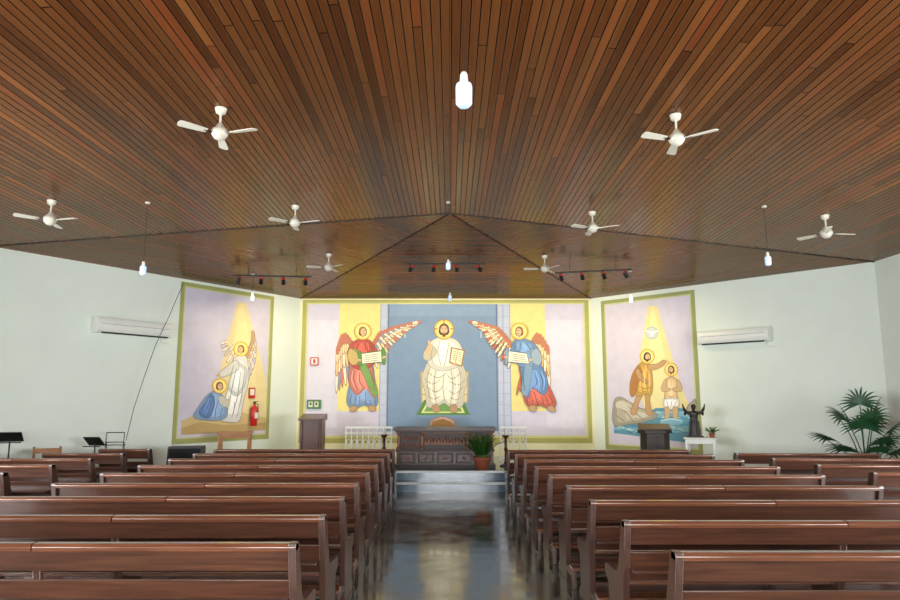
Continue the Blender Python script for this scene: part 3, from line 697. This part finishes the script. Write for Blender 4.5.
def stand(name,loc,h,rz,w=.4):
    b=MB(); b.cyl((0,0,.12),(0,0,h),.012,'black',10)
    for k in range(3):
        a=k*2.094+.4; b.tube([(0,0,.22),(.12*math.cos(a),.12*math.sin(a),.07),(.2*math.cos(a),.2*math.sin(a),.008)],.008,'black',6)
    ro=Matrix.Rotation(R(-52),3,'X'); b.box((0,.03,h+.04),(w,.012,.24),'black',rot=ro); b.box((0,.10,h-.045),(w,.04,.015),'black'); b.obj(name,loc,rz)
stand('music_stand',(-7.02,10.9,0),1.08,R(200),.36); stand('music_stand',(-6.2,11.95,0),.95,R(175),.3)
b=MB()
for x in(-.15,.15): b.tube([(x,-.15,.0),(x,-.02,.95),(x,0,1.12)],.008,'black',6); b.tube([(x,.15,.0),(x,.02,.95)],.008,'black',6)
b.cyl((-.15,0,1.12),(.15,0,1.12),.008,'black',6); b.cyl((-.15,-.02,.95),(.15,-.02,.95),.008,'black',6); b.box((0,0,.9),(.34,.06,.012),'black'); b.obj('metal_easel',(-6.05,12.35,0),R(10))
b=MB()
for x in(-.19,.19):
    b.box((x,-.18,.22),(.035,.035,.44),'wood_mid'); b.prism([(.16,0),(.2,0),(.2,.45),(.27,.95),(.24,.95),(.16,.45)],x-.0175,x+.0175,'wood_mid','x')
b.box((0,0,.45),(.44,.43,.03),'wood_red')
for z in(.58,.72,.88): b.box((0,.195+(z-.45)*.13,z),(.36,.02,.08 if z>.8 else .04),'wood_mid')
for y in(-.18,.18): b.box((0,y,.2),(.36,.02,.03),'wood_mid')
b.obj('wooden_chair',(-6.68,11.45,0),R(200),.004)
b=MB(); b.box((0,0,.36),(.3,.28,.72),'wood_dark'); b.box((0,0,.74),(.34,.32,.04),'wood_dark'); b.box((0,-.142,.4),(.24,.01,.5),'wood_red'); b.obj('wooden_cabinet',(-6.66,10.75,0),R(-8),.004)

# ---------------------------------------------------------------- wall mounted things
def onwall(p0,p1,t):
    p=Vector((p0.x,p0.y,0)); q=Vector((p1.x,p1.y,0)); d=(q-p).normalized(); pos=p+d*t
    return pos, math.atan2(d.y,d.x), Vector((d.y,-d.x,0))
def ac(pos,rz,z,L):
    b=MB(); prof=[(0,-.14),(-.14,-.15),(-.19,-.11),(-.21,-.04),(-.21,.10),(-.18,.14),(-.03,.15),(0,.15)]
    b.prism(prof,-L/2,L/2,'white','x'); b.box((0,-.155,-.128),(L-.16,.085,.02),'black',rot=Matrix.Rotation(R(28),3,'X'))
    b.box((0,-.20,-.095),(L-.14,.008,.05),'white',rot=Matrix.Rotation(R(25),3,'X')); b.box((0,-.212,.02),(L-.1,.004,.006),'metal')
    for s in(-1,1): b.box((s*(L/2+.006),-.1,0),(.012,.2,.28),'white')
    b.tube([(L/2-.1,-.03,-.14),(L/2-.1,-.03,-.22),(L/2+.05,-.02,-.25)],.015,'white',8)
    b.obj('air_conditioner',(pos.x,pos.y,z),rz,.008)
p,rz,n=onwall(CL,FL,LT-4.38); ac(p+n*.004,rz,3.07,1.5)
p,rz,n=onwall(FR,CR,3.56); ac(p+n*.004,rz,3.01,1.45)
p,rz,n=onwall(CL,FL,LT-1.42); p=p+n*.035; b=MB()
b.lathe([(.06,-.25),(.075,-.23),(.078,.1),(.06,.17),(.028,.2),(.028,.23),(.001,.235)],'red',20,(0,-.1,0)); b.box((0,-.1,.25),(.05,.03,.05),'black'); b.box((.03,-.1,.285),(.13,.02,.016),'black')
b.tube([(.02,-.1,.25),(.1,-.1,.22),(.11,-.1,.05),(.09,-.12,-.12)],.011,'black',8); b.box((0,-.01,.0),(.08,.02,.3),'metal'); b.box((0,-.18,-.02),(.09,.006,.13),'cloth'); b.obj('fire_extinguisher',(p.x,p.y,1.38),rz)
b=MB(); b.box((0,0,0),(.18,.008,.24),'red'); b.box((0,-.006,.02),(.12,.006,.14),'cloth'); b.obj('extinguisher_sign',(p.x,p.y,1.86),rz)
b=MB(); b.box((0,0,0),(.2,.01,.2),'red'); b.box((0,-.007,0),(.15,.004,.15),'cloth'); b.box((0,-.01,0),(.05,.003,.1),'red'); b.obj('fire_sign',(-3.32,16.445,2.64))
b=MB(); b.box((0,0,0),(.34,.01,.22),'green')
for x in(-.08,.06): b.box((x,-.007,0),(.1,.004,.13),'cloth'); b.box((x,-.01,.01),(.05,.003,.07),'green')
b.obj('exit_sign',(-3.3,16.445,1.6))
m2=Mural(CL.xy,FL.xy); pts=[]
for px,py in ((176,284),(170,297),(160,320),(148,345),(136,378),(126,408),(118,440)):
    t,z=m2.tz(px,py); pts.append(m2.P(t,z,.26))
b=MB(); b.tube(pts,.006,'cord',6); b.obj('hanging_cable')

# ---------------------------------------------------------------- ceiling items
def fan_mesh():
    b=MB(); d=.27
    b.lathe([(.02,-.07),(.05,-.05),(.06,-.01),(.062,.0)],'fanwhite',20); b.cyl((0,0,-.06),(0,0,-d+.08),.012,'fanwhite',10)
    b.lathe([(.03,-d-.075),(.055,-d-.06),(.07,-d-.04),(.085,-d-.015),(.088,-d+.015),(.075,-d+.04),(.05,-d+.06),(.025,-d+.10),(.015,-d+.11)],'fanwhite',24)
    for k in range(3):
        X=Matrix.Rotation(k*2*math.pi/3,4,'Z')@Matrix.Translation((0,0,-d-.01))@Matrix.Rotation(R(12),4,'X')
        b.box((.12,0,0),(.10,.03,.01),'metal',X)
        pl=[(.14,-.033),(.25,-.044),(.40,-.052),(.425,-.042),(.435,0),(.425,.042),(.40,.05),(.25,.042),(.14,.033)]
        b.prism(pl,-.005,.005,'fanwhite','z',X)
    return b.mesh('ceiling_fan')
FM=fan_mesh()
for x,y,r in ((-2.4,6.65,103),(-2.43,10.2,100),(-2.42,13.1,75),(-5.47,8.9,105),(2.42,6.82,80),(2.32,10.6,90),(1.93,13.4,60),(5.57,9.66,5)):
    place(FM,'ceiling_fan',(x,y,zc(x,y)-.002),R(r))
for x,y,z,k in ((.11,5.0,4.13,.98),(-4.36,9.35,3.55,.66),(4.6,9.5,3.72,.66),(-.03,10.8,3.9,.58),(0,13.9,3.84,.6),(-4.15,13.9,3.84,.6),(3.8,13.9,3.8,.6)):
    b=MB(); top=zc(x,y)-z-.002
    b.lathe([(.001,-.15*k),(.045*k,-.145*k),(.066*k,-.12*k),(.068*k,.02*k),(.062*k,.045*k),(.04*k,.06*k)],'bulb',20)
    b.lathe([(.04*k,.06*k),(.034*k,.075*k),(.03*k,.13*k),(.02*k,.15*k),(.006,.16*k)],'white',16)
    b.cyl((0,0,.15*k),(0,0,top-.02),.004,'cord',6); b.lathe([(.006,top-.03),(.035,top-.02),(.035,top)],'fanwhite',16)
    b.obj('pendant_lamp',(x,y,z))
def track(cx,cy,dx,dy,L,aim,SPW):
    d=Vector((dx,dy,0)).normalized(); c=Vector((cx,cy,0)); ez=[c-d*L/2,c+d*L/2]
    zt=min(zc(ez[0].x,ez[0].y),zc(ez[1].x,ez[1].y))-.12
    O=Vector((cx,cy,zt))
    root=MB(); rz=math.atan2(d.y,d.x)
    root.box((0,0,0),(L,.036,.03),'black',rot=Matrix.Rotation(rz,3,'Z'))
    for u in(-.3,.3):
        q=d*L*u; root.cyl((q.x,q.y,0),(q.x,q.y,zc(q.x+cx,q.y+cy)-zt),.008,'black',8)
    n=4
    for i in range(n):
        q=c+d*L*(-.42+.84*i/(n-1)); q.z=zt-.10; t=Vector(aim[i]); v=(t-q).normalized(); ql=q-O
        root.cyl((ql.x,ql.y,0),(ql.x,ql.y,-.1),.01,'black',8)
        root.cyl(ql-v*.07,ql+v*.07,.036,'black',14,.045); root.cyl(ql-v*.09,ql-v*.07,.025,'red',12,.036); root.cyl(ql+v*.066,ql+v*.072,.036,'lens',14)
        li=bpy.data.lights.new('track_spot','SPOT'); li.energy=SPW[i]; li.color=(1,.87,.54); li.spot_size=R(112); li.spot_blend=.9; li.shadow_soft_size=.05
        o=bpy.data.objects.new('track_spot',li); sc.collection.objects.link(o); o.location=q+v*.09; o.rotation_euler=v.to_track_quat('-Z','Y').to_euler()
    root.obj('track_light',O)
track(-.1,13.7,1,0,1.68,[(-2.5,16.5,2.6),(-.8,16.5,2.8),(.7,16.5,2.8),(2.4,16.5,2.6)],[112,84,84,112])
def aims(a,b_,ts): return [tuple(onwall(a,b_,t)[0]+Vector((0,0,2.0))) for t in ts]
track(-3.65,13.55,1,.10,1.6,aims(CL,FL,(LT-2.6,LT-1.4,LT-.3,LT-.02)),[32,34,85,85])
track(2.95,13.6,1,-.25,1.55,aims(FR,CR,(.02,.3,1.3,2.6)),[85,85,48,48])

# ---------------------------------------------------------------- world, camera
w=bpy.data.worlds.new('World'); sc.world=w; w.use_nodes=True
bg=w.node_tree.nodes['Background']; bg.inputs[0].default_value=(.75,.87,1,1); bg.inputs[1].default_value=1.5
cam=bpy.data.cameras.new('camera'); cam.sensor_width=36; cam.lens=FPX/900*36; cam.clip_end=100
co=bpy.data.objects.new('camera',cam); sc.collection.objects.link(co); co.location=(0,0,1.7); co.rotation_euler=(R(98.5),0,0); sc.camera=co
